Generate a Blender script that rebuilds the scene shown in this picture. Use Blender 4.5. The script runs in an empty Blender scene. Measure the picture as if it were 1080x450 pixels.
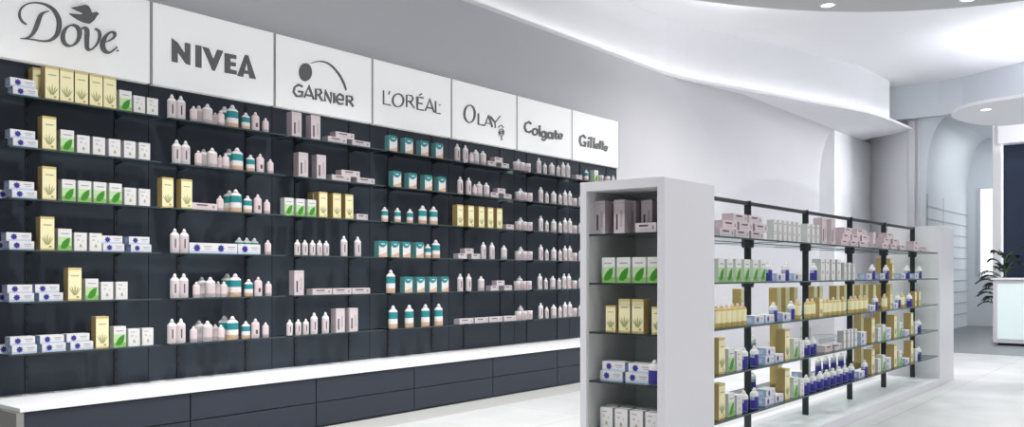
import bpy, math, random
from mathutils import Vector
random.seed(7)
SC = bpy.context.scene
COL = SC.collection

# ------------------------------------------------------------------ camera, world, lights, exposure
F_PX, CX, HY, EYE = 918.0, 540.0, 288.5, 1.4
YAW = math.atan(733.0 / 918.0)
cam_d = bpy.data.cameras.new('camera'); cam = bpy.data.objects.new('camera', cam_d); COL.objects.link(cam)
cam.location = (0, 0, EYE); cam.rotation_euler = (math.pi / 2, 0, YAW)
cam_d.sensor_width = 36; cam_d.lens = 36 * F_PX / 1080; cam_d.shift_y = 63.5 / 1080
cam_d.clip_end = 200
SC.camera = cam
SC.view_settings.view_transform = 'Standard'; SC.view_settings.look = 'None'
SC.view_settings.gamma = 1; SC.view_settings.use_curve_mapping = False
SC.view_settings.exposure = 0.2
W = bpy.data.worlds.new('world'); SC.world = W; W.use_nodes = True
W.node_tree.nodes['Background'].inputs[0].default_value = (0.93, 0.96, 1, 1)
W.node_tree.nodes['Background'].inputs[1].default_value = 0.45

CEIL, DROP, LEDGE = 5.73, 5.2, 4.73
WL = 7.05                                  # wall distance left of the camera

def area(name, loc, sx, sy, power, rot=(0, 0, 0), color=(1, 1, 1), spread=180, shape='RECTANGLE'):
    l = bpy.data.lights.new(name, 'AREA'); l.shape = shape; l.size = sx
    if shape == 'RECTANGLE': l.size_y = sy
    l.energy = power; l.color = color; l.spread = math.radians(spread)
    o = bpy.data.objects.new(name, l); COL.objects.link(o); o.location = loc; o.rotation_euler = rot
    return o

# LED coves (strip lamps lying on ledges) facing up
PI = math.pi
COVE = 4.6
area('cove_lamp', (-7.11, 4.6, 4.80), 0.06, 16.6, COVE * 16.6 / 7, (PI, 0, 0), (1, .99, .97))
for (x, y, l, a) in [(-7.03, 13.38, 1.1, .13), (-6.355, 15.92, 4.3, .2915), (-5.60, 18.5, .9, .2), (-5.47, 20.0, 2.2, .04)]:
    area('cove_lamp', (x, y, 4.80), 0.06, l, COVE * l / 7, (PI, 0, -a), (1, .99, .98))
area('cove_lamp', (-1.4, 17.6, 4.60), 4.4, 0.08, 22, (PI, 0, 0), (.93, .98, 1))
# cove behind the lowered ceiling's edge, washing the upper ceiling
for (x, y, l, r, p) in [(-3.4, 12.1, 5.0, 0.25, 66), (-0.2, 12.4, 4.5, 0.02, 40), (-5.6, 8.6, 6.0, 1.30, 8)]:
    area('ceiling_cove_lamp', (x, y, 5.30), l, 1.0, p, (PI, 0, -r), (1, 1, 1))
# unseen fill lamp added on the right to brighten far column and recess
area('side_fill_lamp', (5.6, 19.9, 2.9), 2.6, 2.9, 170, (0, PI / 2, -.17), (.97, .99, 1), 75)
# corridor light
area('corridor_lamp', (-3.9, 23.6, 4.85), 0.8, 3.0, 30, (0, 0, 0), (.95, .99, 1))
area('desk_lamp', (-2.2, 19.75, 4.40), 1.8, 0.2, 12, (0, 0, 0), (.95, .98, 1))

# ------------------------------------------------------------------ materials
def mat(name, col, rough=0.5, spec=0.4, metal=0.0, emit=None, estr=0.0, bump=None, var=None):
    m = bpy.data.materials.new(name); m.use_nodes = True
    nt = m.node_tree; b = nt.nodes['Principled BSDF']
    c = (*[((v / 255) / 12.92 if v / 255 <= .04045 else ((v / 255 + .055) / 1.055) ** 2.4) for v in col], 1)
    b.inputs['Base Color'].default_value = c
    b.inputs['Roughness'].default_value = rough
    b.inputs['Specular IOR Level'].default_value = spec
    b.inputs['Metallic'].default_value = metal
    if emit is not None:
        b.inputs['Emission Color'].default_value = (*emit, 1); b.inputs['Emission Strength'].default_value = estr
    if var:
        tc = nt.nodes.new('ShaderNodeTexCoord'); n = nt.nodes.new('ShaderNodeTexNoise')
        n.inputs['Scale'].default_value = var[0]; n.inputs['Detail'].default_value = 4
        r = nt.nodes.new('ShaderNodeMapRange'); r.inputs['To Min'].default_value = 1 - var[1]; r.inputs['To Max'].default_value = 1 + var[1] * .4
        mx = nt.nodes.new('ShaderNodeVectorMath'); mx.operation = 'SCALE'; mx.inputs[0].default_value = c[:3]
        nt.links.new(tc.outputs['Object'], n.inputs['Vector']); nt.links.new(n.outputs['Fac'], r.inputs['Value'])
        nt.links.new(r.outputs['Result'], mx.inputs['Scale']); nt.links.new(mx.outputs[0], b.inputs['Base Color'])
    return m

M = {}
def mk(k, *a, **kw): M[k] = mat(k, *a, **kw)
mk('plaster', (210, 209, 213), .85, .15, var=(1.2, .03))
mk('plaster_cool', (214, 219, 225), .8, .2, var=(1.2, .03))
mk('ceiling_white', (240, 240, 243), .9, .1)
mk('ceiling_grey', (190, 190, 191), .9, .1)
mk('panel_dark', (56, 62, 72), .62, .25, var=(3, .06))
mk('seam', (22, 26, 33), .8, .1)
mk('metal_dark', (38, 42, 48), .4, .4)
mk('sign_white', (240, 240, 240), .5, .2, emit=(1, 1, 1), estr=.26)
mk('sign_edge', (172, 173, 175), .5)
mk('logo_grey', (124, 124, 126), .6, .2)
mk('bench_front', (52, 57, 68), .45, .3, var=(2, .05))
mk('bench_top', (250, 250, 252), .35, .4)
mk('bench_end_shaded', (150, 150, 144), .6, .2)  # whitish panel, its shade put into this grey
mk('lacquer_white', (226, 225, 229), .35, .4)
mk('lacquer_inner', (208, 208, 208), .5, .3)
mk('post', (36, 40, 44), .35, .5)
mk('floor_shade_band', (172, 172, 170), .5, .3, var=(2, .05))
mk('navy', (36, 46, 66), .5, .3)
mk('floor_slate', (122, 126, 130), .35, .4, var=(1.5, .1))
mk('glow_panel', (225, 240, 240), .4, .3, emit=(.86, .98, .97), estr=.25)
mk('window_glow', (255, 255, 255), .5, 0, emit=(.92, .98, 1), estr=1.1)
mk('lamp_glow', (255, 255, 255), .5, 0, emit=(1, 1, 1), estr=4)
mk('leaf_dark', (26, 48, 32), .5, .4, var=(6, .3)); mk('stem', (70, 80, 50), .7)
mk('pot', (205, 205, 205), .5)
# packaging
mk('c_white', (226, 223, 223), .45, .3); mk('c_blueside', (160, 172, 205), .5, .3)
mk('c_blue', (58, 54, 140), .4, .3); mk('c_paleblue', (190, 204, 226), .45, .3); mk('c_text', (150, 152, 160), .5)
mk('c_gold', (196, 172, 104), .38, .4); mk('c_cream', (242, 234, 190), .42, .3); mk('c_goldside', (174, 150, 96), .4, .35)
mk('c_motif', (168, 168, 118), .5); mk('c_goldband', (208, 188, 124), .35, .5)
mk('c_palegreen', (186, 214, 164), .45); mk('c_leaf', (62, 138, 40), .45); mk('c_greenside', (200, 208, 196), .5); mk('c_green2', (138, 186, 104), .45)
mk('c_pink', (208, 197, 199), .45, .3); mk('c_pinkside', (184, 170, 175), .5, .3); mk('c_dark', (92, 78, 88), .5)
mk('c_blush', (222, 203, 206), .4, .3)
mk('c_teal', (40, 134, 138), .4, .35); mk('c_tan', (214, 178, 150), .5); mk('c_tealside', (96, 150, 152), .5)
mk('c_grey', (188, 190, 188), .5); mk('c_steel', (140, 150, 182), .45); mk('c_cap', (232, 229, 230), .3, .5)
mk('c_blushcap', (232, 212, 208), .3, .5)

def glass_mat():
    m = bpy.data.materials.new('shelf_glass'); m.use_nodes = True; nt = m.node_tree; nt.nodes.clear()
    o = nt.nodes.new('ShaderNodeOutputMaterial'); t = nt.nodes.new('ShaderNodeBsdfTransparent'); g = nt.nodes.new('ShaderNodeBsdfGlossy')
    t.inputs[0].default_value = (.94, .965, .955, 1); g.inputs['Color'].default_value = (.85, .92, .9, 1); g.inputs['Roughness'].default_value = .04
    fr = nt.nodes.new('ShaderNodeFresnel'); fr.inputs[0].default_value = 1.5
    mx = nt.nodes.new('ShaderNodeMixShader')
    nt.links.new(fr.outputs[0], mx.inputs[0]); nt.links.new(t.outputs[0], mx.inputs[1]); nt.links.new(g.outputs[0], mx.inputs[2]); nt.links.new(mx.outputs[0], o.inputs[0])
    return m
M['glass'] = glass_mat()
mk('glass_edge', (62, 76, 76), .35, .4)

def floor_mat():
    m = bpy.data.materials.new('floor_tile'); m.use_nodes = True; nt = m.node_tree; b = nt.nodes['Principled BSDF']
    tc = nt.nodes.new('ShaderNodeTexCoord'); br = nt.nodes.new('ShaderNodeTexBrick')
    br.offset = 0; br.inputs['Scale'].default_value = 1; br.inputs['Brick Width'].default_value = 1.2; br.inputs['Row Height'].default_value = 1.2
    br.inputs['Mortar Size'].default_value = .006; br.inputs['Mortar Smooth'].default_value = .4
    br.inputs['Color1'].default_value = (.60, .60, .605, 1); br.inputs['Color2'].default_value = (.56, .565, .57, 1); br.inputs['Mortar'].default_value = (.36, .36, .37, 1)
    nz = nt.nodes.new('ShaderNodeTexNoise'); nz.inputs['Scale'].default_value = 1.1; nz.inputs['Detail'].default_value = 7; nz.inputs['Distortion'].default_value = .8
    mr = nt.nodes.new('ShaderNodeMapRange'); mr.inputs['From Min'].default_value = .3; mr.inputs['From Max'].default_value = .7; mr.inputs['To Min'].default_value = .86; mr.inputs['To Max'].default_value = 1.06
    vm = nt.nodes.new('ShaderNodeVectorMath'); vm.operation = 'SCALE'
    for a, c in ((tc.outputs['Object'], br.inputs['Vector']), (tc.outputs['Object'], nz.inputs['Vector']), (nz.outputs['Fac'], mr.inputs['Value']),
                 (br.outputs['Color'], vm.inputs[0]), (mr.outputs['Result'], vm.inputs['Scale']), (vm.outputs[0], b.inputs['Base Color'])):
        nt.links.new(a, c)
    b.inputs['Roughness'].default_value = .32; b.inputs['Specular IOR Level'].default_value = .4
    return m
M['floor'] = floor_mat()

# ------------------------------------------------------------------ mesh helpers
class MB:
    def __init__(s): s.v = []; s.f = []; s.m = []; s.names = []
    def mi(s, k):
        if k not in s.names: s.names.append(k)
        return s.names.index(k)
    def face(s, pts, k, off=None):
        i0 = len(s.v); s.v += [tuple(p) for p in pts]; s.f.append(tuple(range(i0, i0 + len(pts)))); s.m.append(s.mi(k))
    def box(s, x0, x1, y0, y1, z0, z1, k, front=None, side=None, bev=0):
        i = len(s.v); k0 = s.mi(k); kf = s.mi(front) if front else k0; ks = s.mi(side) if side else k0
        s.v += [(x0, y0, z0), (x1, y0, z0), (x1, y1, z0), (x0, y1, z0), (x0, y0, z1), (x1, y0, z1), (x1, y1, z1), (x0, y1, z1)]
        for fc, mm in (((0, 3, 2, 1), k0), ((4, 5, 6, 7), k0), ((0, 1, 5, 4), kf), ((1, 2, 6, 5), ks), ((2, 3, 7, 6), kf), ((3, 0, 4, 7), ks)):
            s.f.append(tuple(i + q for q in fc)); s.m.append(mm)
    def prism(s, pts, z0, z1, k, axis='z'):
        n = len(pts); i = len(s.v); kk = s.mi(k)
        def P(a, b, c): return (a, b, c) if axis == 'z' else ((c, a, b) if axis == 'x' else (a, c, b))
        s.v += [P(a, b, z0) for a, b in pts] + [P(a, b, z1) for a, b in pts]
        s.f.append(tuple(i + q for q in range(n))[::-1]); s.m.append(kk)
        s.f.append(tuple(i + n + q for q in range(n))); s.m.append(kk)
        for q in range(n):
            r = (q + 1) % n; s.f.append((i + q, i + r, i + n + r, i + n + q)); s.m.append(kk)
    def lathe(s, prof, seg, matf, sx=1, sy=1, cx=0, cy=0, caps=True):
        i = len(s.v)
        for r, z in prof:
            for q in range(seg):
                a = 2 * PI * q / seg; s.v.append((cx + r * sx * math.cos(a), cy + r * sy * math.sin(a), z))
        for j in range(len(prof) - 1):
            for q in range(seg):
                r = (q + 1) % seg; k = matf(j, (q + .5) / seg * 360) if callable(matf) else matf
                s.f.append((i + j * seg + q, i + j * seg + r, i + (j + 1) * seg + r, i + (j + 1) * seg + q)); s.m.append(s.mi(k))
        if not caps: return
        e = len(prof) - 1
        s.f.append(tuple(i + q for q in range(seg))[::-1]); s.m.append(s.mi(matf(0, 0) if callable(matf) else matf))
        s.f.append(tuple(i + e * seg + q for q in range(seg))); s.m.append(s.mi(matf(e - 1, 0) if callable(matf) else matf))
    def tube(s, pts, r, k, seg=6):
        i = len(s.v); n = len(pts); P = [Vector(p) for p in pts]
        for j, p in enumerate(P):
            d = (P[min(j + 1, n - 1)] - P[max(j - 1, 0)]).normalized()
            u = d.cross(Vector((0, 0, 1)));  u = u.normalized() if u.length > 1e-3 else Vector((1, 0, 0)); w = d.cross(u)
            rr = r[j] if isinstance(r, (list, tuple)) else r
            for q in range(seg):
                a = 2 * PI * q / seg; s.v.append(tuple(p + u * rr * math.cos(a) + w * rr * math.sin(a)))
        for j in range(n - 1):
            for q in range(seg):
                t = (q + 1) % seg; s.f.append((i + j * seg + q, i + j * seg + t, i + (j + 1) * seg + t, i + (j + 1) * seg + q)); s.m.append(s.mi(k))
        s.f.append(tuple(i + q for q in range(seg))[::-1]); s.m.append(s.mi(k))
        s.f.append(tuple(i + (n - 1) * seg + q for q in range(seg))); s.m.append(s.mi(k))
    def build(s, name, parent=None, smooth=False, bevel=0, loc=None):
        me = bpy.data.meshes.new(name); me.from_pydata(s.v, [], s.f)
        for k in s.names: me.materials.append(M[k])
        me.polygons.foreach_set('material_index', s.m)
        if smooth: me.polygons.foreach_set('use_smooth', [len(f) == 4 for f in s.f])
        me.update()
        o = bpy.data.objects.new(name, me); COL.objects.link(o)
        if parent: o.parent = parent
        if loc: o.location = loc
        if bevel:
            b = o.modifiers.new('bevel', 'BEVEL'); b.width = bevel; b.segments = 2; b.limit_method = 'ANGLE'
        return o
def tag(o, label, cat, group=None):
    o['label'] = label; o['category'] = cat
    if group: o['group'] = group
    return o
def struct(o): o['kind'] = 'structure'; return o
def empty(name, loc, rz=0):
    o = bpy.data.objects.new(name, None); COL.objects.link(o); o.location = loc; o.rotation_euler = (0, 0, rz); o.empty_display_size = .05; return o
def copy_tree(o, parent=None):
    c = o.copy(); COL.objects.link(c); c.parent = parent
    for ch in list(o.children): copy_tree(ch, c)
    return c
def along(px, lat):                # distance down the room at which a sight line meets a plane parallel to the wall
    return lat / math.tan(YAW - math.atan((px - CX) / F_PX))
def on_plane(px, py, lat):         # the same with height
    a = math.atan((px - CX) / F_PX); y = lat / math.tan(YAW - a); d = math.hypot(lat, y) * math.cos(a)
    return y, EYE + (HY - py) / F_PX * d

# ------------------------------------------------------------------ structure
b = MB(); b.box(-9, 6, -6, 34, -.1, 0, 'floor'); struct(b.build('floor'))
b = MB(); b.box(-6.3, -5.88, 1.5, 13.3, 0.0, .003, 'floor_shade_band'); struct(b.build('floor_shade_strip'))  # flat grey strip painting the bench's soft contact shadow on the floor
b = MB(); b.box(-5.04, 6, 17.0, 25.9, 0.0, .004, 'floor_slate'); struct(b.build('trim_2'))
b = MB(); b.box(-WL - .3, -WL, -6, 34, 0, LEDGE - .02, 'plaster'); b.box(-WL - .3, -WL, 22, 34, LEDGE - .02, CEIL, 'plaster'); struct(b.build('wall_left'))
b = MB(); b.box(-7.5, -7.2, -6, 16, LEDGE - .02, CEIL, 'ceiling_white'); b_up = b
# upper bulkhead above the ledge (turns into the room), then ledge slab
edge = [(7.05, -6), (7.05, 12.7), (7.03, 13.1), (6.96, 13.5), (6.82, 14.0), (5.62, 18.0), (5.47, 18.6), (5.38, 19.3), (5.33, 20.2), (5.30, 21.5)]
b = MB(); b.prism([(-l, y) for l, y in edge] + [(-6.4, 22.1), (-7.3, 22.9), (-7.4, 22.9), (-7.4, -6)], LEDGE - .02, LEDGE + .03, 'ceiling_white'); struct(b.build('trim_3'))
fas = [(7.20, -6), (7.20, 12.7), (7.18, 13.2), (7.10, 13.7), (6.97, 14.2), (5.80, 18.1), (5.66, 18.7), (5.60, 19.4), (5.58, 20.6)]
b = MB(); b.prism([(-l, y) for l, y in fas] + [(-7.6, 21.5), (-7.6, -6)], LEDGE + .03, CEIL, 'ceiling_white'); struct(b.build('wall_left_upper'))
# curved blend between lower wall and ledge underside
ys = [13.2 + .35 * i for i in range(29)]
def ledge_lat(y):
    for (l0, y0), (l1, y1) in zip(edge, edge[1:]):
        if y0 <= y <= y1: return l0 + (l1 - l0) * (y - y0) / (y1 - y0)
    return 5.3
b = MB(); N = 10
for y in ys:
    w = min(.36, .62 * (WL - ledge_lat(y))) + .001; h = 1.28 * min(1, w / .36 * 1.0)
    for q in range(N + 1):
        a = PI / 2 * q / N; b.v.append((-WL + w * (1 - math.cos(a)), y, LEDGE - .02 - h + h * math.sin(a)))
for j in range(len(ys) - 1):
    for q in range(N): i = j * (N + 1) + q; b.f.append((i, i + 1, i + N + 2, i + N + 1)); b.m.append(b.mi('plaster'))
o = struct(b.build('trim_4', smooth=True)); 
# column under the ledge
b = MB(); b.box(-7.06, -6.70, 20.3, 23.1, 0, LEDGE - .02, 'ceiling_white'); struct(b.build('trim_5', bevel=.01))
b = MB(); b.prism([(-6.70, 23.05), (-5.30, 21.56), (-5.30, 21.7), (-6.70, 23.2)], 0, CEIL, 'ceiling_white'); struct(b.build('wall_recess'))
# ceiling
b = MB(); b.box(-9, 6, -6, 34, CEIL, CEIL + .1, 'ceiling_white'); struct(b.build('ceiling'))
cc, cr = (-2.4, 3.0), 10.35
pts = []
for i in range(72):
    a = 2 * PI * i / 72; rx, ry = 4.75, 10.95
    pts.append((-1.1 + rx * 1.28 * math.copysign(abs(math.cos(a)) ** .9, math.cos(a)), 3.05 + ry * math.copysign(abs(math.sin(a)) ** .9, math.sin(a))))
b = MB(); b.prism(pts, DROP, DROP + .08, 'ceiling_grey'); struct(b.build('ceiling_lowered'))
# end wall with vaulted corridor (arched opening at y=21.5)
YA, YB, LG = 21.5, 25.9, 5.04
VZ0, VZ1, VW = 3.45, 4.96, .49
b = MB()
prof = [(-5.44, 0), (-LG, 0)] + [(-LG + VW * (1 - math.cos(PI / 2 * q / 14)), VZ0 + (VZ1 - VZ0) * math.sin(PI / 2 * q / 14)) for q in range(15)] + [(6, VZ1), (6, CEIL), (-5.44, CEIL)]
b.prism(prof, YA, YA + .12, 'plaster_cool', axis='y'); struct(b.build('wall_back'))
b = MB()
for i, (x0, x1) in enumerate([(-5.40, -5.26), (-5.20, -5.17)]): b.box(x0, x1, YA - .05, YA, 0, VZ1 - .02, 'plaster')
struct(b.build('trim_6', bevel=.01))
b = MB(); N = 14
pr = [(-LG, 0)] + [(-LG + VW * (1 - math.cos(PI / 2 * q / N)), VZ0 + (VZ1 - VZ0) * math.sin(PI / 2 * q / N)) for q in range(N + 1)] + [(5, VZ1)]
for x, z in pr: b.v += [(x, YA + .1, z), (x, YB, z)]
for q in range(len(pr) - 1): b.f.append((2 * q, 2 * q + 1, 2 * q + 3, 2 * q + 2)); b.m.append(b.mi('plaster_cool'))
struct(b.build('wall_corridor', smooth=True))
b = MB()
for z in [2.95 - .29 * i for i in range(10)]: b.box(-LG, -LG + .016, YA + .15, YB, z, z + .022, 'sign_edge')
b.box(-LG, -LG + .012, YA + .15, YA + .17, .3, 3.25, 'sign_edge'); b.box(-LG, -LG + .012, YA + 1.7, YA + 1.715, .3, 3.25, 'plaster')
struct(b.build('trim_7'))
b = MB(); b.box(-5.2, 5, YB, YB + .1, 0, CEIL, 'plaster_cool'); struct(b.build('wall_far'))
b = MB(); wy = YB - .02
b.box(-4.74, -3.6, wy - .03, wy + .03, 1.30, 3.68, 'plaster'); b.box(-4.70, -3.64, wy - .035, wy - .03, 1.34, 3.64, 'window_glow'); struct(b.build('window_1'))
# fascia above the arch
fp = [(7.04, 21.3), (4.7, 21.3), (4.2, 21.15), (3.6, 20.85), (2.9, 20.45), (2.0, 20.2), (0, 20.0), (-5, 20.0)]
b = MB(); b.prism([(-l, y) for l, y in fp] + [(5, 21.49), (-7.04, 21.49)], VZ1, CEIL, 'plaster_cool'); struct(b.build('trim_8'))
# canopy disc over the desk
dp = [(3.86, 18.95), (3.88, 18.55), (3.78, 18.15), (3.62, 17.82), (3.41, 17.58), (3.2, 17.43), (2.96, 17.34), (2.45, 17.22), (1.6, 17.1), (.6, 17.05), (-.6, 17.1), (-1.6, 17.3), (-2.4, 17.8), (-2.8, 18.6), (-2.8, 20.0), (3.3, 20.3), (3.62, 19.9), (3.78, 19.4)]
b = MB(); b.prism([(-l, y) for l, y in dp], 4.44, 4.50, 'ceiling_white'); struct(b.build('ceiling_canopy'))
# portal behind the desk: column, header, navy panel
b = MB(); b.box(-3.56, -3.39, 20.8, 21.05, 0, 4.9, 'lacquer_white'); struct(b.build('trim_9', bevel=.01))
b = MB(); b.box(-3.45, 3, 20.75, 21.1, 4.14, 4.9, 'lacquer_white'); struct(b.build('floor_shade_strip0'))
b = MB(); b.box(-3.50, 3, 21.12, 21.2, 0, 4.9, 'navy'); struct(b.build('wall_desk'))
# ------------------------------------------------------------------ dark wall panelling (per bay), uprights
BAY0, BW, NB = 2.60, 1.248, 7
b = MB()
b.box(-WL, -WL + .03, BAY0, BAY0 + BW * NB, .48, 3.0, 'panel_dark')
b.box(-WL, -WL + .03, BAY0 - 2.5, BAY0, .48, 3.0, 'panel_dark')
for k in range(NB + 1):
    y = BAY0 + BW * k; b.box(-WL + .03, -WL + .031, y - .003, y + .003, .48, 3.0, 'seam')
struct(b.build('floor_shade_strip1'))
ROWZ = [2.70, 2.325, 1.95, 1.575, 1.195, .815]
RN = ['top shelf', 'second shelf', 'third shelf', 'fourth shelf', 'fifth shelf', 'bottom shelf']
SIGN = ['script-and-bird sign', 'heavy block-letter sign', 'disc-and-arc sign', 'thin accented capitals sign', 'tall serif capitals sign', 'rounded lowercase sign', 'bold slanted sign']
ORD = ['first', 'second', 'third', 'fourth', 'fifth', 'sixth', 'seventh', 'eighth', 'ninth', 'tenth', 'eleventh', 'twelfth', 'thirteenth', 'fourteenth', 'fifteenth', 'sixteenth', 'seventeenth', 'eighteenth', 'nineteenth', 'twentieth', '21st', '22nd', '23rd', '24th', '25th', '26th', '27th', '28th', '29th', '30th', '31st', '32nd', '33rd', '34th', '35th', '36th', '37th', '38th', '39th', '40th']
for k in range(NB):
    for s_, u in (('left', .27), ('right', .96)):
        y = BAY0 + BW * k + u
        b = MB(); b.box(-WL + .03, -WL + .042, y - .012, y + .012, .5, 2.98, 'metal_dark')
        for i in range(30): b.box(-WL + .042, -WL + .0425, y - .003, y + .003, .6 + i * .08, .63 + i * .08, 'seam')
        tag(b.build('shelf_upright'), f'dark slotted metal upright, {s_} one of the pair under the {SIGN[k]}', 'shelf upright', 'slotted uprights on the dark wall')
# wall glass shelves
proto = None
for k in range(NB):
    for r, z in enumerate(ROWZ):
        y0 = BAY0 + BW * k + .04
        if proto is None:
            t = empty('glass_shelf', (0, 0, 0))
            b = MB(); b.box(-WL + .05, -6.74, 0, 1.16, -.010, 0, 'glass'); b.build('pane', t)
            b = MB(); b.box(-6.745, -6.738, 0, 1.16, -.011, .001, 'glass_edge'); b.build('edge_strip', t)
            for u in (.23, .92):
                b = MB(); b.prism([(-WL + .04, -.035), (-WL + .04, -.011), (-6.90, -.011), (-6.90, -.015)], u - .004, u + .004, 'metal_dark', axis='y'); b.build('bracket', t)
            proto = t
        else: t = copy_tree(proto)
        t.location = (0, y0, z)
        tag(t, f'glass shelf pane on dark brackets, {RN[r]} under the {SIGN[k]}', 'glass shelf', 'glass shelves on the dark wall')
# storage bench
yb0 = 2.53
for k in range(NB):
    y0 = yb0 + .03 + k * BW + (.0 if k else 0); y1 = y0 + BW - .004
    t = empty('drawer_cabinet', (-6.67, (y0 + y1) / 2, 0))
    h = (y1 - y0) / 2
    b = MB(); b.box(-.36, .345, -h, h, .0, .455, 'bench_front'); b.build('body', t)
    for z0, z1 in ((.02, .228), (.236, .448)):
        b = MB(); b.box(.346, .366, -h + .003, h - .003, z0, z1, 'bench_front'); b.build('drawer', t, bevel=.003)
    tag(t, f'dark slate two-drawer cabinet of the long bench, standing below the {SIGN[k]}', 'cabinet', 'drawer cabinets along the wall')
b = MB(); b.box(-WL + .03, -6.29, yb0, yb0 + .03 + NB * BW, .457, .487, 'bench_top'); tag(b.build('bench_worktop', bevel=.003), 'long white worktop over the dark drawer bench by the wall', 'worktop')
b = MB(); b.box(-WL + .03, -6.295, yb0 - .02, yb0 + .028, 0, .456, 'bench_end_shaded'); tag(b.build('bench_end_panel'), 'whitish end panel painted in shaded grey, closing the near end of the long bench', 'panel')

# ------------------------------------------------------------------ signs with lettering
def smooth_pts(P, n=6):
    out = []
    for i in range(len(P) - 1):
        p0, p1, p2, p3 = P[max(i - 1, 0)], P[i], P[i + 1], P[min(i + 2, len(P) - 1)]
        for t in [q / n for q in range(n)]:
            out.append(tuple(.5 * ((2 * b1) + (-a + c) * t + (2 * a - 5 * b1 + 4 * c - d) * t * t + (-a + 3 * b1 - 3 * c + d) * t ** 3) for a, b1, c, d in zip(p0, p1, p2, p3)))
    out.append(P[-1]); return out
LATS = WL - .075
class Logo:
    def __init__(s, ox, oy, sc): s.b = MB(); s.o = (ox, oy); s.sc = sc; s.y0 = None
    def poly(s, pts):
        q = [on_plane(s.o[0] + x / s.sc, s.o[1] + y / s.sc, LATS) for x, y in pts]
        ar = sum(q[i][0] * q[(i + 1) % len(q)][1] - q[(i + 1) % len(q)][0] * q[i][1] for i in range(len(q)))
        if ar < 0: q = q[::-1]
        s.n = getattr(s, 'n', 0) + 1; s.b.prism(q, -LATS - .002, -LATS + .006 + .00008 * s.n, 'logo_grey', axis='x')
    def stroke(s, P, w=None, sm=False, closed=False):
        P = [p if len(p) == 3 else (p[0], p[1], w) for p in P]
        if closed: P = P + [P[0]]
        if sm: P = smooth_pts(P, 5)
        n = len(P); L = []; R = []
        for j in range(n):
            a = P[max(j - 1, 0)]; c = P[min(j + 1, n - 1)]
            if closed and j in (0, n - 1): a = P[-2]; c = P[1]
            dx, dy = c[0] - a[0], c[1] - a[1]; l = math.hypot(dx, dy) or 1; nx, ny = -dy / l, dx / l
            if not sm and 0 < j < n - 1:
                d1 = (P[j][0] - a[0], P[j][1] - a[1]); l1 = math.hypot(*d1) or 1
                cosf = max(.5, abs((nx * -d1[1] + ny * d1[0]) / l1)); nx /= cosf; ny /= cosf
            h = P[j][2] / 2; L.append((P[j][0] + nx * h, P[j][1] + ny * h)); R.append((P[j][0] - nx * h, P[j][1] - ny * h))
        for j in range(n - 1): s.poly([L[j], L[j + 1], R[j + 1], R[j]])
    def ring(s, cx, cy, rx, ry, w, w2=None, a0=0, a1=360, slant=0):
        n = 20; P = []
        for i in range(n + 1):
            a = math.radians(a0 + (a1 - a0) * i / n); c, d = math.cos(a), math.sin(a)
            P.append((cx + rx * c + slant * -ry * d, cy + ry * d, w + ((w2 or w) - w) * abs(c)))
        s.stroke(P)
    def disc(s, cx, cy, rx, ry=None):
        ry = ry or rx; s.poly([(cx + rx * math.cos(2 * PI * i / 24), cy + ry * math.sin(2 * PI * i / 24)) for i in range(24)])

def logo_dove():
    g = Logo(0, 0, 5)
    g.stroke([(140, 130, 7), (116, 113, 12), (102, 84, 14), (108, 50, 11), (137, 24, 8), (182, 15, 8), (236, 24, 12), (282, 54, 20), (308, 103, 25), (309, 150, 26), (295, 188, 22), (264, 212, 15), (225, 217, 9), (165, 208, 7), (107, 203, 5)], sm=True)
    g.stroke([(256, 60, 5), (232, 66, 10), (212, 82, 20), (198, 118, 24), (182, 160, 22), (158, 192, 14), (125, 204, 6)], sm=True)
    P = []
    for i in range(25):
        a = math.radians(15 * i); P.append((373 + 44 * math.cos(a) - 7 * math.sin(a), 188 + 55 * math.sin(a), 9 + 13 * abs(math.cos(a + .25)) ** 1.4))
    g.stroke(P)
    g.stroke([(424, 158, 5), (440, 146, 12), (456, 162, 22), (455, 212, 22), (458, 256, 18), (478, 262, 9), (505, 238, 9), (522, 200, 13), (520, 168, 12), (498, 152, 7)], sm=True)
    g.stroke([(538, 226, 5), (572, 216, 8), (598, 197, 11), (602, 178, 12), (582, 170, 10), (556, 190, 15), (538, 228, 23), (544, 264, 20), (572, 279, 11), (606, 256, 6), (612, 248, 4)], sm=True)
    g.poly([(373, 42), (405, 36), (440, 27), (458, 32), (470, 48), (478, 70), (488, 68), (503, 64), (516, 76), (502, 90), (492, 108), (470, 126), (443, 121), (412, 108), (385, 90), (362, 73), (398, 77), (428, 79), (438, 70), (405, 58)])
    g.disc(617, 268, 4); return g.b
def logo_nivea():
    g = Logo(160, 30, 3.75)
    g.poly([(78, 38), (102, 56), (130, 98), (130, 56), (152, 61), (152, 146), (134, 140), (102, 94), (102, 136), (78, 131)])
    g.poly([(172, 65), (196, 70), (196, 157), (172, 152)])
    g.poly([(199, 72), (225, 78), (243, 122), (258, 84), (282, 89), (249, 168), (239, 166)])
    g.poly([(287, 97), (334, 106), (334, 122), (310, 118), (310, 132), (332, 136), (332, 151), (310, 148), (310, 162), (335, 167), (335, 183), (287, 175)])
    g.poly([(368, 104), (381, 107), (361, 192), (337, 187)]); g.poly([(368, 104), (381, 107), (412, 201), (386, 196)]); g.poly([(358, 164), (392, 170), (394, 182), (356, 177)])
    return g.b
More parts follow.
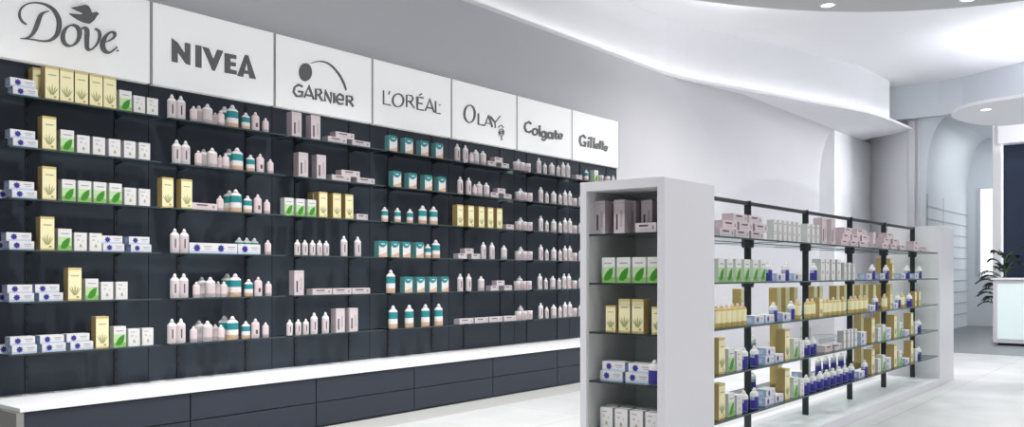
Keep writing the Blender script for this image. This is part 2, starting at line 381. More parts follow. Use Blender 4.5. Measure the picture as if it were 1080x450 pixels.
def logo_garnier():
    g = Logo(280, 50, 3.75); w = 7.5
    g.disc(157, 98, 26, 36)
    g.stroke([(180, 63, 3), (213, 55, 5), (250, 65, 7), (285, 100, 8), (308, 140, 8), (318, 170, 6)], sm=True)
    g.stroke([(146, 156), (130, 147), (114, 158), (110, 176), (122, 193), (143, 193), (145, 176), (128, 174)], w)
    g.stroke([(152, 198), (170, 154), (190, 206)], w); g.stroke([(158, 188), (183, 192)], w)
    g.stroke([(198, 208), (198, 164), (216, 167), (220, 178), (212, 188), (198, 186)], w); g.stroke([(209, 187), (224, 212)], w)
    g.stroke([(234, 214), (234, 172), (258, 218), (258, 176)], w); g.stroke([(270, 221), (270, 180)], w)
    g.stroke([(282, 204), (307, 208), (305, 192), (293, 184), (281, 194), (280, 212), (291, 224), (307, 223)], w)
    g.stroke([(320, 231), (320, 191), (338, 194), (343, 205), (335, 213), (320, 211)], w); g.stroke([(331, 212), (346, 234)], w)
    return g.b
def logo_loreal():
    g = Logo(390, 60, 3.21); w = 4.6
    g.stroke([(46, 113), (46, 159), (70, 164)], w); g.stroke([(67, 116), (64, 127)], 4)
    g.ring(95, 147, 18, 22, 4, 6)
    g.stroke([(124, 170), (124, 129), (140, 131), (146, 141), (140, 151), (124, 150)], w); g.stroke([(134, 151), (151, 174)], w)
    g.stroke([(181, 139), (160, 136), (160, 177), (182, 181)], w); g.stroke([(160, 156), (178, 159)], w); g.stroke([(167, 130), (176, 124)], 4)
    g.stroke([(187, 183), (202, 144), (217, 188)], w); g.stroke([(192, 171), (212, 175)], w)
    g.stroke([(222, 149), (222, 189), (238, 192)], w); g.disc(236, 163, 2.4); return g.b
def logo_olay():
    g = Logo(470, 80, 3.47)
    g.ring(87, 139, 19, 32, 3.4, 8)
    g.stroke([(119, 137), (119, 177), (140, 181)], 5.5); g.stroke([(142, 183), (156, 143)], 3.2); g.stroke([(156, 143), (170, 188)], 6.5); g.stroke([(147, 172), (165, 176)], 3.2)
    g.stroke([(163, 148), (180, 171)], 6); g.stroke([(200, 146), (180, 171), (181, 191)], 3.6)
    g.ring(203, 207, 9, 13, 3); g.ring(203, 207, 4, 6, 2.5); g.stroke([(203, 220), (204, 236)], 2.6); g.stroke([(190, 190, 1.5), (201, 181, 3), (211, 190, 1.5)], sm=True); return g.b
def logo_colgate():
    g = Logo(540, 100, 3.75); w = 8
    g.stroke([(76, 116), (66, 107), (53, 113), (49, 128), (55, 144), (68, 148), (76, 142)], w)
    g.ring(90, 146, 10, 12, w); g.stroke([(108, 120), (108, 164)], w)
    g.ring(124, 156, 8.5, 11, w); g.stroke([(134, 145), (134, 172), (126, 180), (116, 175)], 7)
    g.ring(149, 160, 8.5, 11, w); g.stroke([(160, 150), (160, 176)], 7)
    g.stroke([(171, 140), (171, 170), (177, 174)], 7); g.stroke([(164, 151), (179, 154)], 6)
    g.ring(190, 164, 8, 10, 6, a0=-10, a1=-310); g.stroke([(183, 163), (198, 166)], 5); return g.b
def logo_gillette():
    g = Logo(540, 100, 3.75); w = 9.5
    g.stroke([(291, 172), (281, 160), (270, 166), (267, 182), (273, 199), (288, 202), (290, 188), (281, 187)], 8)
    g.stroke([(302, 182), (300, 207)], 7.5); g.disc(303, 171, 5)
    g.stroke([(313, 166), (311, 210)], 7.5); g.stroke([(324, 168), (322, 212)], 7.5)
    g.ring(335, 203, 6, 8.5, 7, a0=-10, a1=-310); g.stroke([(329, 203), (342, 205)], 5)
    g.stroke([(348, 180), (347, 215)], 7); g.stroke([(358, 182), (357, 218)], 7); g.stroke([(341, 192), (364, 196)], 6)
    g.ring(370, 212, 6, 8.5, 7, a0=-10, a1=-310); g.stroke([(364, 212), (377, 214)], 5); return g.b
SL = ['white sign panel with grey script lettering and flying bird', 'white sign panel with heavy grey block capitals', 'white sign panel with grey disc and thin arc over lettering',
      'white sign panel with thin grey accented capitals', 'white sign panel with slim serif capitals and small emblem', 'white sign panel with rounded bold mostly lowercase word', 'white sign panel with bold slanted word at far end']
for k, fn in enumerate([logo_dove, logo_nivea, logo_garnier, logo_loreal, logo_olay, logo_colgate, logo_gillette]):
    y0 = BAY0 + BW * k + (0 if k else -.45); y1 = BAY0 + BW * (k + 1)
    t = empty('sign_panel', (0, 0, 0))
    b = MB(); b.box(-WL, -LATS, y0 + .014, y1 - .014, 3.005, 3.70, 'sign_white'); b.build('board', t, bevel=.004)
    fn().build('lettering', t)
    b = MB(); b.box(-WL, -LATS - .002, y1 - .0137, y1 + .0137, 3.005, 3.70, 'sign_edge'); b.build('divider', t)
    tag(t, SL[k] + ' above the shelves', 'sign', 'sign panels above the wall shelves')

# ------------------------------------------------------------------ packaging prototypes (front faces local -Y, base at z=0)
def decal(b, pts, y, k, eps=.0008):        # polygon (x,z) on the front at y
    b.face([(x, y - eps, z) for x, z in pts], k)
def rect(b, x0, x1, z0, z1, y, k, eps=.0008): decal(b, [(x0, z0), (x1, z0), (x1, z1), (x0, z1)], y, k, eps)
def p_blue(w=.172, d=.09, h=.062, body='c_white'):
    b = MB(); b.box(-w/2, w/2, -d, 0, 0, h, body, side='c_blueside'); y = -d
    rect(b, -w/2, w/2, 0, h * .22, y, 'c_paleblue')
    cx, cz, R = -w * .2, h * .50, h * .42
    decal(b, [(cx + (R if i % 2 == 0 else R * .62) * math.cos(PI * i / 8), cz + (R if i % 2 == 0 else R * .62) * math.sin(PI * i / 8)) for i in range(16)], y, 'c_blue', .0012)
    rect(b, w * .08, w * .4, h * .62, h * .70, y, 'c_text', .0012); rect(b, w * .12, w * .36, h * .42, h * .47, y, 'c_text', .0012)
    b.face([(-w/2 - .0008, -d * .3, h * .25), (-w/2 - .0008, -d * .3, h * .75), (-w/2 - .0008, -d * .7, h * .75), (-w/2 - .0008, -d * .7, h * .25)], 'c_paleblue')
    b.face([(w/2 + .0008, -d * .7, h * .25), (w/2 + .0008, -d * .3, h * .25), (w/2 + .0008, -d * .3, h * .75), (w/2 + .0008, -d * .7, h * .75)], 'c_paleblue')
    return b
def p_gold(w=.10, d=.08, h=.25):
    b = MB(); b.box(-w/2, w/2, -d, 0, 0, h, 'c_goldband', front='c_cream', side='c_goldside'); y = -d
    rect(b, -w/2, w/2, h * .93, h, y, 'c_goldband'); rect(b, -w/2, w/2, 0, h * .05, y, 'c_goldband')
    for i in range(5):
        a = (i - 2) * .32; bx = (i - 2) * w * .035; L = h * (.34 - .05 * abs(i - 2))
        decal(b, [(bx - .004, h * .16), (bx + .004, h * .16), (bx + .005 + math.sin(a) * L * .6, h * .16 + L * .6), (bx + math.sin(a) * L, h * .16 + L), (bx - .005 + math.sin(a) * L * .6, h * .16 + L * .6)], y, 'c_motif', .0012 + .0002 * i)
    rect(b, -w * .3, w * .3, h * .74, h * .77, y, 'c_motif', .0012); rect(b, w * .12, w * .3, h * .08, h * .13, y, 'c_goldside', .0012)
    return b
def p_green(w=.1, d=.07, h=.165):
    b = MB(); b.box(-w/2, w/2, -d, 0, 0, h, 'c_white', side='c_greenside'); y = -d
    rect(b, -w/2, w/2, 0, h * .62, y, 'c_palegreen'); rect(b, -w/2, w/2, 0, h * .22, y, 'c_green2', .001)
    decal(b, [(-w * .30, h * .10), (0, h * .08), (w * .26, h * .22), (w * .34, h * .40), (w * .36, h * .60), (w * .1, h * .54), (-w * .16, h * .40), (-w * .3, h * .24)], y, 'c_leaf', .0014)
    rect(b, -w * .3, w * .3, h * .76, h * .80, y, 'c_text', .001)
    return b
def p_white(w=.095, d=.065, h=.14):
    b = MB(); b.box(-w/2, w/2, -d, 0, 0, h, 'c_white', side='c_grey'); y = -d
    decal(b, [(-w * .1, h * .2), (w * .12, h * .2), (w * .08, h * .32), (0, h * .4), (-w * .08, h * .32)], y, 'c_motif'); rect(b, -w * .34, w * .05, h * .80, h * .84, y, 'c_text'); rect(b, -w * .28, -w * .1, h * .55, h * .66, y, 'c_grey')
    rect(b, w * .14, w * .24, h * .5, h * .6, y, 'c_grey')
    return b
def p_pink(w=.112, d=.08, h=.235):
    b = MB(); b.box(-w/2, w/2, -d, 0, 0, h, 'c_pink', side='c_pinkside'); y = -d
    rect(b, -w * .30, -w * .12, h * .12, h * .58, y, 'c_dark'); rect(b, -w/2, w/2, h * .9, h * .915, y, 'c_pinkside'); rect(b, w * .1, w * .3, h * .2, h * .7, y, 'c_pinkside', .001)
    return b
def p_bar(w=.24, d=.09, h=.058, col='c_pink'):
    b = MB(); b.box(-w/2, w/2, -d, 0, 0, h, col, side='c_pinkside'); y = -d
    rect(b, -w * .32, w * .12, h * .60, h * .80, y, 'c_dark'); rect(b, -w * .3, w * .2, h * .28, h * .34, y, 'c_pinkside'); rect(b, w * .3, w * .4, h * .3, h * .7, y, 'c_text')
    return b
def p_teal(w=.115, d=.075, h=.17):
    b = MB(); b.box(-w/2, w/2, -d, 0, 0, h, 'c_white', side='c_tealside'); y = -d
    decal(b, [(-w/2, h), (-w/2, h * .72), (-w * .25, h * .60), (w * .1, h * .60), (w * .38, h * .74), (w/2, h * .9), (w/2, h)], y, 'c_teal')
    decal(b, [(-w/2, 0), (w/2, 0), (w/2, h * .34), (w * .1, h * .22), (-w/2, h * .12)], y, 'c_tan')
    rect(b, -w * .2, w * .2, h * .78, h * .84, y, 'c_white', .0014)
    return b
def p_slimbox(w=.058, d=.06, h=.165, side='c_grey'):
    b = MB(); b.box(-w/2, w/2, -d, 0, 0, h, 'c_white', side=side); y = -d
    rect(b, -w * .3, w * .3, h * .8, h * .85, y, 'c_text'); rect(b, -w * .25, w * .1, h * .3, h * .45, y, 'c_pinkside')
    return b
def cartonproto(name, mb):
    o = mb.build(name); return o

def bottle(name, w, h, style, dp=.62):
    """empty > body, cap"""
    t = empty(name, (0, 0, 0)); r = w / 2; hs = h * .80
    prof = [(r * .90, 0), (r, h * .02), (r, h * .20), (r, h * .42), (r, h * .58), (r, h * .71), (r * .93, h * .76), (r * .62, h * .83), (r * .34, h * .855)]
    def mf(j, a):
        front = abs(a - 270) < (26 if style == 'slim' else 70)
        if style == 'slim': return 'c_dark' if (front and abs(a - 262) < 14 and j in (2, 3)) else 'c_pink' if j < 5 else 'c_cap'
        if style == 'pink': return 'c_pinkside' if j in (1,) else 'c_blush'
        if style == 'wide': return 'c_pinkside' if (j == 1 and front) else ('c_pink' if j < 5 else 'c_cap')
        if style == 'teal': return 'c_teal' if j in (3, 4) else ('c_tan' if j <= 1 else 'c_white')
        if style == 'blue': return 'c_steel' if j == 0 else 'c_blue' if j in (1, 2) or (j == 3 and abs(a - 270) < 60) else 'c_blueside' if j == 3 else 'c_white'
        if style == 'gold': return 'c_gold' if j in (0, 1) else ('c_cream' if j < 5 else 'c_gold')
        if style == 'dots': return 'c_dark' if (front and j == 2 and abs(a - 270) < 20) else 'c_blush'
        return 'c_white'
    b = MB(); b.lathe(prof, 20, mf, 1, dp, 0, -r * dp); b.build('body', t, smooth=True)
    cap = 'c_blushcap' if style in ('gold', 'dots') else 'c_cap'
    b = MB(); b.lathe([(r * .40, h * .85), (r * .40, h * .90), (r * .30, h * .94), (r * .20, h * .99), (r * .10, h)], 14, cap, 1, .9, 0, -r * dp); b.build('cap', t, smooth=True)
    return t
def jar(name, w, h):
    t = empty(name, (0, 0, 0)); r = w / 2
    b = MB(); b.lathe([(r * .92, 0), (r, h * .05), (r, h * .62), (r * .95, h * .70)], 20, lambda j, a: 'c_pinkside' if j == 1 and abs(a - 270) < 60 else 'c_blush', 1, 1, 0, -r); b.build('body', t, smooth=True)
    b = MB(); b.lathe([(r * 1.0, h * .70), (r * 1.0, h * .92), (r * .9, h), (.002, h * 1.0)], 20, 'c_cap', 1, 1, 0, -r); b.build('lid', t, smooth=True)
    return t

KINDS = {
 'bx': ('blue_flower_carton', lambda n: cartonproto(n, p_blue()), 'white carton with blue flower', 'carton'),
 'gt': ('gold_carton', lambda n: cartonproto(n, p_gold()), 'tall gold carton', 'carton'),
 'gm': ('gold_carton', lambda n: cartonproto(n, p_gold(.085, .075, .215)), 'tall gold carton', 'carton'),
 'pm': ('pink_carton', lambda n: cartonproto(n, p_pink(.08, .085, .22)), 'tall pale pink carton', 'carton'),
 'gs': ('gold_carton', lambda n: cartonproto(n, p_gold(.075, .06, .17)), 'short gold carton', 'carton'),
 'gr': ('leaf_carton', lambda n: cartonproto(n, p_green()), 'white carton with green leaf', 'carton'),
 'wh': ('cream_carton', lambda n: cartonproto(n, p_white()), 'small plain white carton', 'carton'),
 'pk': ('pink_carton', lambda n: cartonproto(n, p_pink()), 'tall pale pink carton', 'carton'),
 'ba': ('flat_carton', lambda n: cartonproto(n, p_bar()), 'flat pale pink carton', 'carton'),
 'bb': ('flat_carton', lambda n: cartonproto(n, p_bar(.24, .09, .058, 'c_blush')), 'flat blush carton', 'carton'),
 'bs': ('flat_carton', lambda n: cartonproto(n, p_bar(.15, .08, .06)), 'short flat pink carton', 'carton'),
 'tc': ('teal_carton', lambda n: cartonproto(n, p_teal()), 'white carton with teal top', 'carton'),
 'sb': ('slim_carton', lambda n: cartonproto(n, p_slimbox()), 'slim white carton', 'carton'),
 'lb': ('long_blue_carton', lambda n: cartonproto(n, p_blue(.235, .09, .09)), 'long carton with blue flower', 'carton'),
 'sl': ('lotion_bottle', lambda n: bottle(n, .082, .205, 'slim'), 'slim white bottle, dark strip', 'bottle'),
 'ss': ('lotion_bottle', lambda n: bottle(n, .066, .15, 'slim'), 'small slim white bottle', 'bottle'),
 'pb': ('small_bottle', lambda n: bottle(n, .066, .135, 'pink'), 'small blush bottle', 'bottle'),
 'wb': ('shampoo_bottle', lambda n: bottle(n, .095, .175, 'wide', .7), 'wide off-white bottle', 'bottle'),
 'tb': ('teal_bottle', lambda n: bottle(n, .115, .205, 'teal', .6), 'wide teal-banded bottle', 'bottle'),
 'tl': ('teal_bottle', lambda n: bottle(n, .118, .245, 'teal', .6), 'large teal-banded bottle', 'bottle'),
 'tm': ('teal_bottle', lambda n: bottle(n, .085, .155, 'teal', .6), 'small teal-banded bottle', 'bottle'),
 'db': ('blush_bottle', lambda n: bottle(n, .08, .175, 'dots'), 'blush bottle with dark spot', 'bottle'),
 'bl': ('blue_bottle', lambda n: bottle(n, .085, .155, 'blue', .7), 'deep blue bottle, white cap', 'bottle'),
 'gb': ('gold_bottle', lambda n: bottle(n, .07, .165, 'gold', .8), 'gold bottle, pale cap', 'bottle'),
 'jr': ('cream_jar', lambda n: jar(n, .085, .11), 'pale pink cream jar', 'jar'),
 'gy': ('grey_carton', lambda n: (lambda q: cartonproto(n, q))(p_slimbox(.10, .08, .19, 'c_grey')), 'tall grey-white carton', 'carton'),
}
HT = {'bx': .062, 'ba': .058, 'bb': .058, 'bs': .06, 'lb': .09}
PROTO = {}; ITEMS = []
def place(kind, x, y, z, rz, zone, row, order, rear=False, up=0):
    nm, mkr, desc, cat = KINDS[kind]
    if kind not in PROTO: o = PROTO[kind] = mkr(nm)
    else: o = copy_tree(PROTO[kind])
    o.location = (x, y, z + up * HT.get(kind, 0) + .0012); o.rotation_euler = (0, 0, rz)
    o['category'] = cat
    ITEMS.append((o, kind, zone, row, order, rear, up))
    return o
def name_items():
    from collections import defaultdict
    g = defaultdict(list)
    for it in ITEMS: g[(it[1], it[2], it[3], it[5], it[6])].append(it)
    for (kind, zone, row, rear, up), L in g.items():
        L.sort(key=lambda t: t[4])
        desc = KINDS[kind][2]
        multi_up = any(k2[0] == kind and k2[1] == zone and k2[2] == row and k2[4] > 0 for k2 in g)
        pre = ''
        if up: pre = 'stacked ' if up == 1 else 'topmost stacked '
        elif multi_up: pre = 'lower '
        if rear: pre = 'rearmost ' if not pre else 'rear ' + pre
        zt = {'endcap': 'of the near end cabinet', 'front': 'of glass island, front', 'back': 'of glass island, back'}
        for i, it in enumerate(L):
            if zone in zt:
                where = f'{RN[row]} {zt[zone]}'; side = 'left' if zone == 'endcap' else 'near end'
            else: where = f'{RN[row]} under {SIGN[zone]}'; side = 'left'
            pos = 'only one' if len(L) == 1 else f'{ORD[i]} from {side}'
            it[0]['label'] = f'{pre}{desc}, {pos}, {where}'
            it[0]['group'] = ({'front': 'products on the glass island front side', 'back': 'products on the glass island back side', 'endcap': 'products in the end cabinet'}.get(zone) or f'products under the {SIGN[zone]}') + ' ' + KINDS[kind][0].replace('_', ' ') + 's'

# ---- wall stock: (kind, pixel centre of the front) per bay and shelf
FR = 6.77                                       # front plane of the goods, distance from camera line
DEP = {'bx': .09, 'gt': .08, 'gm': .075, 'pm': .085, 'gs': .06, 'gr': .07, 'wh': .065, 'pk': .08, 'ba': .09, 'bb': .09, 'bs': .08, 'tc': .075, 'sb': .06, 'lb': .09,
       'sl': .052, 'ss': .042, 'pb': .042, 'wb': .067, 'tb': .07, 'tl': .072, 'tm': .052, 'db': .05, 'bl': .06, 'gb': .056, 'jr': .085, 'gy': .08}
def wall(bay, row, s):
    for tok in s.split():
        kind, px = tok.split(':'); up = 0; rear = False
        if px[-1] == 'u': up = 1; px = px[:-1]
        if px[-1] == 'r': rear = True; px = px[:-1]
        px = float(px); d = DEP[kind]; lat = FR + (.12 if rear else 0)
        y = along(px, lat)
        place(kind, -(lat + d) , y, ROWZ[row], PI / 2, bay, row, y, rear, up)
# bay 1
wall(0, 0, 'bx:27 bx:24u gt:42r gt:55 gt:70.5 gt:86 gt:101.5 gt:116 gr:132.5 wh:147 wh:161')
wall(0, 1, 'bx:27 bx:24u gt:52 gr:71 wh:88 wh:104.5 wh:121 wh:137 wh:152.5')
wall(0, 2, 'bx:8r bx:26 bx:23u gt:52 gr:72.5 gr:89.5 gr:105.5 gr:122 wh:137.5 wh:152.5')
wall(0, 3, 'bx:5r bx:23 bx:20u gt:50 gr:68.5 wh:85 wh:101 bx:120 bx:118u bx:149 bx:147u')
wall(0, 4, 'bx:8r bx:23 bx:21u bx:54 bx:50u gt:79 gr:97 wh:113 wh:128.5')
wall(0, 5, 'bx:9r bx:26 bx:24u bx:57 bx:55u bx:86.5 bx:82.5u gt:108 gr:126.5 wh:141.5 wh:156')
# bay 2
def b2(row, s, ext=''):
    L = [('sl', 183), ('sl', 192.5), ('pb', 205.5), ('wb', 212, 1), ('wb', 221), ('pb', 228.5, 1), ('pb', 234.5), ('tb', 239, 1), ('tb', 247.5), ('tm', 261), ('db', 271), ('pb', 281.5)]
    wall(1, row, ' '.join(f"{t[0]}:{t[1] + s}{'r' if len(t) > 2 else ''}" for t in L))
b2(0, 0); b2(1, 5)
wall(1, 2, 'gt:177 gt:197 bb:216 pb:233.5 tb:244r tb:251 tm:263 db:273.5 pb:283')
wall(1, 3, 'sl:186 sl:196 lb:213 lb:238 lb:263 tm:254r tm:262r tm:270r pb:284')
b2(4, 3); b2(5, 0)
# bay 3
wall(2, 0, 'pk:313 pk:333 ba:356 ba:381 ba:364u')
wall(2, 1, 'pk:320 pk:339 ba:360 ba:386 ba:370u')
wall(2, 2, 'gr:305 gr:317 gr:329 gt:341 gt:355.5 gt:368.5 bs:382 gt:334r')
wall(2, 3, 'ss:315 ss:323 ss:331 ss:338.5 ss:345.5 sl:364.5 sl:379')
wall(2, 4, 'pk:315.5 ba:340 ba:361 ba:381')
wall(2, 5, 'ss:307 ss:316 ss:324 sl:333 sl:345 pk:359 pk:373')
# bay 4
wall(3, 0, 'tc:415 tc:431.5 tc:448 tc:463.5')
wall(3, 1, 'tc:419 tc:435.5 tc:452 tc:466.5')
wall(3, 2, 'tm:407.5 tm:421 tm:434 tb:448 tb:459.5')
wall(3, 3, 'tc:404 tc:417 tc:429 tc:443 tm:453 tb:462')
wall(3, 4, 'tl:414.5 tc:431 tc:444 tc:457 tc:469.5')
wall(3, 5, 'tl:417 tl:434 tl:451 tl:465')
# bay 5
wall(4, 0, 'sl:484 sl:492.5 pb:498.5 wb:504 wb:511.5 bs:519 bs:533 bs:526u')
wall(4, 1, 'sl:487 sl:496 pb:502 wb:507.5 wb:515 bs:522 bs:535.5 bs:529u')
wall(4, 2, 'gt:485.5 gt:497 gt:508 gt:517.5 gt:527 bs:538')
wall(4, 3, 'bs:488 bs:502 bs:495u sl:511.5 sl:520.5 wb:533.5')
wall(4, 4, 'sl:487 sl:496 wb:509.5 bs:522 bs:536 bs:528u')
wall(4, 5, 'ba:492 ba:508 ba:523 ba:538')
# bay 6
for r in range(6):
    s = [0, 2, 2, 2, 1, 2][r]
    wall(5, r, ' '.join(f'{k}:{p + s}' for k, p in (('jr', 547), ('jr', 553), ('jr', 559), ('sl', 570), ('ss', 576), ('wb', 584), ('ss', 590), ('sl', 595.5), ('sl', 600.5))))
    wall(5, r, ' '.join(f'{k}:{p + s}' for k, p in (('wb', '553r'[:-1] and 549), )) + 'r')
# bay 7
wall(6, 0, 'bs:611 tm:620 gr:629 jr:636 jr:643 pb:648')
for r in range(1, 6): wall(6, r, 'jr:608 ss:613 ss:618 wb:624')

# ------------------------------------------------------------------ gondola: end cabinets, platform, posts, glass
GX0, GX1 = -3.235, -2.61
def end_cabinet(y0, y1, opening, label):
    t = empty('display_cabinet', ((GX0 + GX1) / 2, (y0 + y1) / 2, 0)); w = (GX1 - GX0) / 2; d = (y1 - y0) / 2
    def sd(a, bb): return (a, bb) if opening < 0 else (-bb, -a)
    for n, x0, x1 in (('side_panel', -w, -w + .05), ('side_panel', w - .05, w)):
        b = MB(); b.box(x0, x1, -d, d, 0, 2.0, 'lacquer_white'); b.build(n, t, bevel=.004)
    b = MB(); b.box(-w + .05, w - .05, -d, d, 1.94, 2.0, 'lacquer_white'); b.build('top_panel', t)
    b = MB(); b.box(-w + .05, w - .05, -d, d, 0, .09, 'lacquer_white'); b.build('plinth', t)
    a, c = sd(d - .06, d); b = MB(); b.box(-w + .05, w - .05, a, c, .09, 1.94, 'lacquer_white'); b.build('back_panel', t)
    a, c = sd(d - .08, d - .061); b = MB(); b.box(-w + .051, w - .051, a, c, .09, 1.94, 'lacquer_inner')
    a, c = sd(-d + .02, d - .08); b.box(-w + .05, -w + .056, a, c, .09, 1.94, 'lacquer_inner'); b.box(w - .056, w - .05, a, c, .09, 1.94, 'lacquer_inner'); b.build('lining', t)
    for z in GZ:
        a, c = sd(-d + .03, d - .09); b = MB(); b.box(-w + .057, w - .057, a, c, z - .01, z, 'glass'); s = b.build('shelf', t)
        a, c = sd(-d + .024, -d + .03); b = MB(); b.box(-w + .057, w - .057, a, c, z - .012, z, 'metal_dark'); b.build('edge_strip', s)
    tag(t, label, 'display cabinet', 'white end cabinets of the glass island'); return t
GZ = [1.66, 1.34, 1.02, .70, .38]
end_cabinet(4.77, 5.47, -1, 'tall white open cabinet at the near end of the glass shelving island')
end_cabinet(11.85, 12.6, 1, 'tall white cabinet closing the far end of the glass shelving island')
b = MB(); b.box(GX0, GX1, 5.472, 11.848, 0, .09, 'lacquer_white'); tag(b.build('island_platform', bevel=.004), 'low white platform under the glass shelving island', 'platform')
PY = [5.535, 6.72, 8.02, 9.30, 10.52, 11.78]
XC = -2.915
for i, y in enumerate(PY):
    t = empty('shelf_post', (XC, y, .091)); b = MB(); b.box(-.028, .028, -.009, .009, 0, 1.90, 'post'); b.build('post', t, bevel=.003)
    for z in GZ:
        b = MB(); b.lathe([(.045, z - .091 - .05), (.05, z - .091 - .035), (.05, z - .091 - .012)], 16, 'metal_dark'); b.build('clamp', t)
    tag(t, f'black post of the glass island, {ORD[i]} from its near end', 'post', 'black posts of the glass island')
for i in range(5):
    y0, y1 = PY[i] + .004, PY[i + 1] - .004
    if i == 0: y0 = 5.474
    b = MB(); b.box(XC - .014, XC + .014, (PY[i] + .011), PY[i + 1] - .011, 1.955, 1.985, 'post'); tag(b.build('top_rail', bevel=.002), f'thin black top rail, {ORD[i]} span from near end of glass island', 'rail', 'top rails of the glass island')
    for r, z in enumerate(GZ):
        for nm, x0, x1, ex in (('front', XC + .034, GX1 - .01, GX1 - .012), ('back', GX0 + .01, XC - .034, GX0 + .01)):
            t = empty('glass_shelf', ((x0 + x1) / 2, (y0 + y1) / 2, z)); hx, hy = (x1 - x0) / 2, (y1 - y0) / 2
            b = MB(); b.box(-hx, hx, -hy, hy, -.01, 0, 'glass'); b.build('pane', t)
            b = MB(); s = 1 if nm == 'front' else -1; xa, xb = sorted((s * hx, s * (hx + .004))); b.box(xa, xb, -hy, hy, -.011, .001, 'glass_edge'); b.box(-hx, hx, hy - .004, hy, -.012, .001, 'metal_dark'); b.build('edge_strip', t)
            tag(t, f'{nm} glass pane, {RN[r]}, {ORD[i]} span from near end of the island', 'glass shelf', 'glass shelves of the island')

# end cabinet stock (fronts face the camera side)
def ec(row, s, yf=4.86):
    for tok in s.split():
        kind, px = tok.split(':'); up = 0; rear = False
        if px[-1] == 'u': up = 1; px = px[:-1]
        if px[-1] == 'r': rear = True; px = px[:-1]
        y = yf + (.13 if rear else 0); a = math.atan((float(px) - CX) / F_PX); lat = y * math.tan(YAW - a)
        place(kind, -lat, y + DEP[kind], GZ[row], 0, 'endcap', row, -lat, rear, up)
ec(0, 'pm:632.5 pm:653 pm:645r pm:665r pm:682r'); ec(0, 'bs:681', 4.81)
ec(1, 'gr:641.5 gr:657.5 gr:674 gr:690')
ec(2, 'gs:644 gs:693 gm:672.5 gm:658.5')
ec(3, 'bx:644.5 bx:647u bx:672 bx:675u'); ec(3, 'bl:688', 4.83)
ec(4, 'wh:639.5 wh:655 wh:671 wh:687.5 wh:646r wh:661r wh:677r wh:691r')
# island stock
LF = 2.655
def isl(row, s):
    for tok in s.split():
        kind, px = tok.split(':'); up = 0; rear = False
        if px[-1] == 'u': up = 1; px = px[:-1]
        if px[-1] == 'v': up = 2; px = px[:-1]
        if px[-1] == 'r': rear = True; px = px[:-1]
        lat = LF + (.11 if rear else 0); y = along(float(px), lat)
        place(kind, -(lat + DEP[kind]), y, GZ[row], PI / 2, 'front', row, y, rear, up)
def islb(row, s):     # back side, fronts face the dark wall
    for tok in s.split():
        kind, px = tok.split(':'); up = 0
        if px[-1] == 'u': up = 1; px = px[:-1]
        lat = 3.18; y = along(float(px), lat)
        place(kind, -(lat - DEP[kind]), y, GZ[row], -PI / 2, 'back', row, y, False, up)
isl(0, 'ba:781v ba:797v bb:895v bb:908v bb:939v ba:767 ba:783 ba:799 bb:770u ba:787u ba:803u sb:818 sb:823 sb:828 sb:833 sb:838 sb:843 sb:853 sb:858 sb:863 pk:869.5 pk:879 bb:891.5 bb:901 bb:910.5 bb:893u bb:903u bb:913u bb:934 bb:943 bb:952.5 bb:936u bb:945u bb:966.5 bb:975 bb:967u')
islb(0, 'pk:775 pk:906 pk:915')
isl(1, 'gr:761 gr:770 gr:779 gr:788 gr:797 gr:805 bl:814 bx:824 bl:832 bx:842 bl:861.5 gy:868 gy:873 gy:879 gy:885 sb:891.5 sb:896 sb:901 bx:917 bl:923 bx:931 bl:937.5 gs:942 bx:953 bl:959.5 bx:967 bl:972')
islb(1, 'gt:925 gt:933')
isl(2, 'gb:759.5 gb:765 gb:770.5 gb:776 gb:781.5 gb:787 bx:801 bx:812 bl:819.5 bx:830 bl:838 gb:844.5 gb:855 gb:860 gs:866 gb:871.5 gb:876.5 gb:882 gb:887 gb:892 gb:900.5 gb:905 gb:910 gb:915 bx:920.5 bl:926 gb:935.5 gs:940 bx:945 bl:950 gb:954 bl:962 gs:966 gs:970')
islb(2, 'gt:775 gt:813 gt:822 gt:831 gt:852 gt:858 gt:876 gt:884 gt:892 gt:901 gt:907 gt:915 gt:925 gt:933')
for r in (3, 4):
    isl(r, 'gt:761.5 gr:771.5 wh:780 bl:788.5 bl:799.5 bx:812 bx:822 bx:813u gt:830.5 gr:839.5 wh:846')
    isl(r, 'gt:921 wh:927.5 gr:932.5 bx:937.5 bx:937.5u gt:944.5 gr:950 bx:957 gt:962 wh:966.5 bl:971.5')
    islb(r, 'gt:814 bl:790 bx:838 gr:846 gt:902 bx:912 gt:922')
isl(3, 'bl:854.5 bl:861 ba:875 ba:883 sb:891 sb:895.5 sb:899 sb:903 bx:911 bx:911u')
isl(4, 'bl:854 bl:861 bl:868.5 bl:875.5 bl:882 bl:888.5 bl:894.5 bl:901 bx:909 bl:915')
islb(4, 'bl:860 bl:868 bl:876 bl:884 bl:892')
name_items()

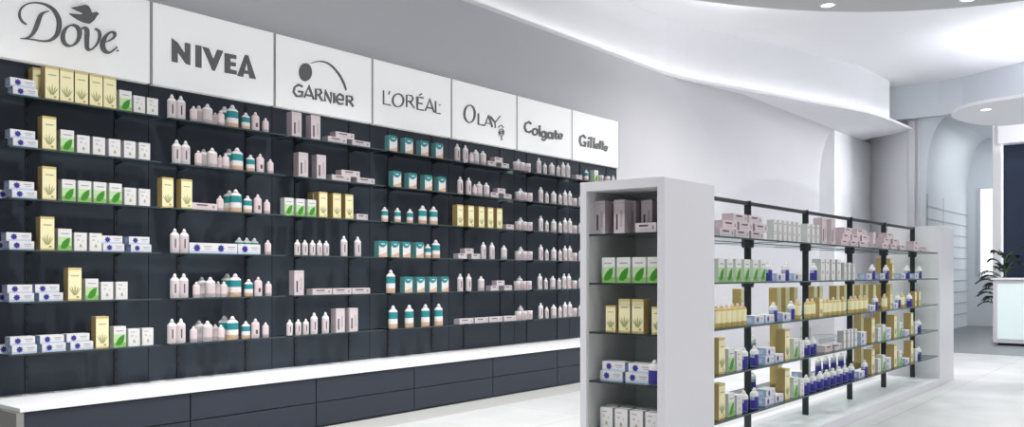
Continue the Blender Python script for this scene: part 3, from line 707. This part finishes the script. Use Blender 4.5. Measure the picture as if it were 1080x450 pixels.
# ------------------------------------------------------------------ reception desk, plant, lights
t = empty('reception_desk', (-.9, 19.5, 0))
b = MB(); b.box(-2.38, 2.6, -.28, .30, .05, 1.28, 'lacquer_white'); b.build('body', t, bevel=.01)
b = MB(); b.box(-2.30, 2.5, -.295, -.281, .13, 1.20, 'glow_panel'); b.build('light_panel', t)
b = MB(); b.box(-2.41, 2.63, -.33, .33, 1.28, 1.32, 'bench_top'); b.build('counter_top', t, bevel=.005)
b = MB(); b.box(-2.30, 2.5, -.22, .24, .0, .05, 'metal_dark'); b.build('plinth', t)
tag(t, 'white reception desk with glowing front panel in front of navy wall', 'desk')
t = empty('potted_palm', (-3.22, 20.22, .004))
b = MB(); b.lathe([(.14, 0), (.17, .1), (.19, .36), (.20, .38), (.17, .38), (.16, .34)], 24, 'pot'); b.build('pot', t, smooth=True)
b = MB(); st = MB()
for i in range(22):
    low = i < 14
    a = math.radians(92 + 150 * ((i * .618) % 1)) if low else i * 2.4
    L = (.50 + .22 * random.random()) if low else .38; h0 = .55 + .055 * i; el = .95 if low else 1.25
    P = []
    for j in range(9):
        u = j / 8; P.append(Vector((math.cos(a) * L * u * math.cos(el * .6), math.sin(a) * L * u * math.cos(el * .6) * .8, h0 + L * (math.sin(el) * u * 1.4 - .8 * u * u))))
    st.tube([(0, 0, .3), (0, 0, h0), tuple(P[1]), tuple(P[3]), tuple(P[5]), tuple(P[8])], [.014, .012, .007, .006, .005, .002], 'stem', 5)
    side = Vector((-math.sin(a), math.cos(a), 0))
    for j in range(2, 9):
        for sg in (-1, 1):
            d = (P[j] - P[j - 1]).normalized(); l = .20 * (1 - abs(j - 4) / 7)
            p0 = P[j]; tip = p0 + side * sg * l * .7 + d * l * .8 + Vector((0, 0, -.05)); mid = (p0 + tip) / 2 + Vector((0, 0, .012)); wd = d * .028
            b.face([p0, mid - wd, tip, mid + wd], 'leaf_dark')
b.build('foliage', t); st.build('stems', t)
tag(t, 'dark green palm in a pale pot standing behind the reception desk', 'plant')
def downlight(x, y, z, label, power):
    t = empty('ceiling_light', (x, y, z))
    b = MB(); b.lathe([(.10, -.012), (.115, -.006), (.115, -.0005), (.085, -.0005), (.085, -.012), (.10, -.012)], 28, 'lacquer_white', caps=False); b.build('ring', t)
    b = MB(); b.lathe([(.083, -.006), (.083, -.0008)], 28, 'lamp_glow'); b.build('lens', t)
    tag(t, label, 'ceiling light', 'recessed ceiling downlights')
    if power:
        area('downlight_or_fill_lamp', (x, y, z - .03), .5, .5, power, (0, 0, 0), (1, .99, .98), 150, 'DISK')
def dl_at(px, py, z):
    d = (z - EYE) * F_PX / (HY - py); a = math.atan((px - CX) / F_PX); r = d / math.cos(a); return -r * math.sin(YAW - a), r * math.cos(YAW - a)
x, y = dl_at(873, 5, DROP); downlight(x, y, DROP, 'round recessed downlight in the grey lowered ceiling, nearer top centre', 90)
x, y = dl_at(1021, -1, DROP); downlight(x, y, DROP, 'round recessed downlight at the top edge, right side of grey ceiling', 90)
x, y = dl_at(1040, 115, 4.44); downlight(x, y, 4.44, 'small recessed downlight in the round white canopy over the desk', 12)
for (x, y, p) in [(-1.2, 3.0, 30), (-1.2, 6.2, 25), (-1.0, 9.4, 35), (2.2, 4.6, 75), (2.2, 9.0, 60)]:  # unseen ceiling lamps added as soft fill, no fixtures built
    area('downlight_or_fill_lamp', (x, y, DROP - .03), .5, .5, p, (0, 0, 0), (1, .99, .98), 150, 'DISK')
for (x, y, p) in [(-4.7, 2.9, 75), (-4.7, 5.6, 75), (-4.7, 8.3, 38), (-4.7, 10.8, 26)]:  # unseen lamps added over the aisle to lift bench, goods and lower wall
    area('downlight_or_fill_lamp', (x, y, DROP - .03), .4, .4, p, (0, 0, 0), (1, .99, .98), 100, 'DISK')
for (x, y, p) in [(-.6, 15.0, 60), (-.4, 19.0, 200)]:  # unseen lamps added to brighten the far walls and column
    area('downlight_or_fill_lamp', (x, y, CEIL - .03), .6, .6, p, (0, 0, 0), (.97, .98, 1), 170, 'DISK')
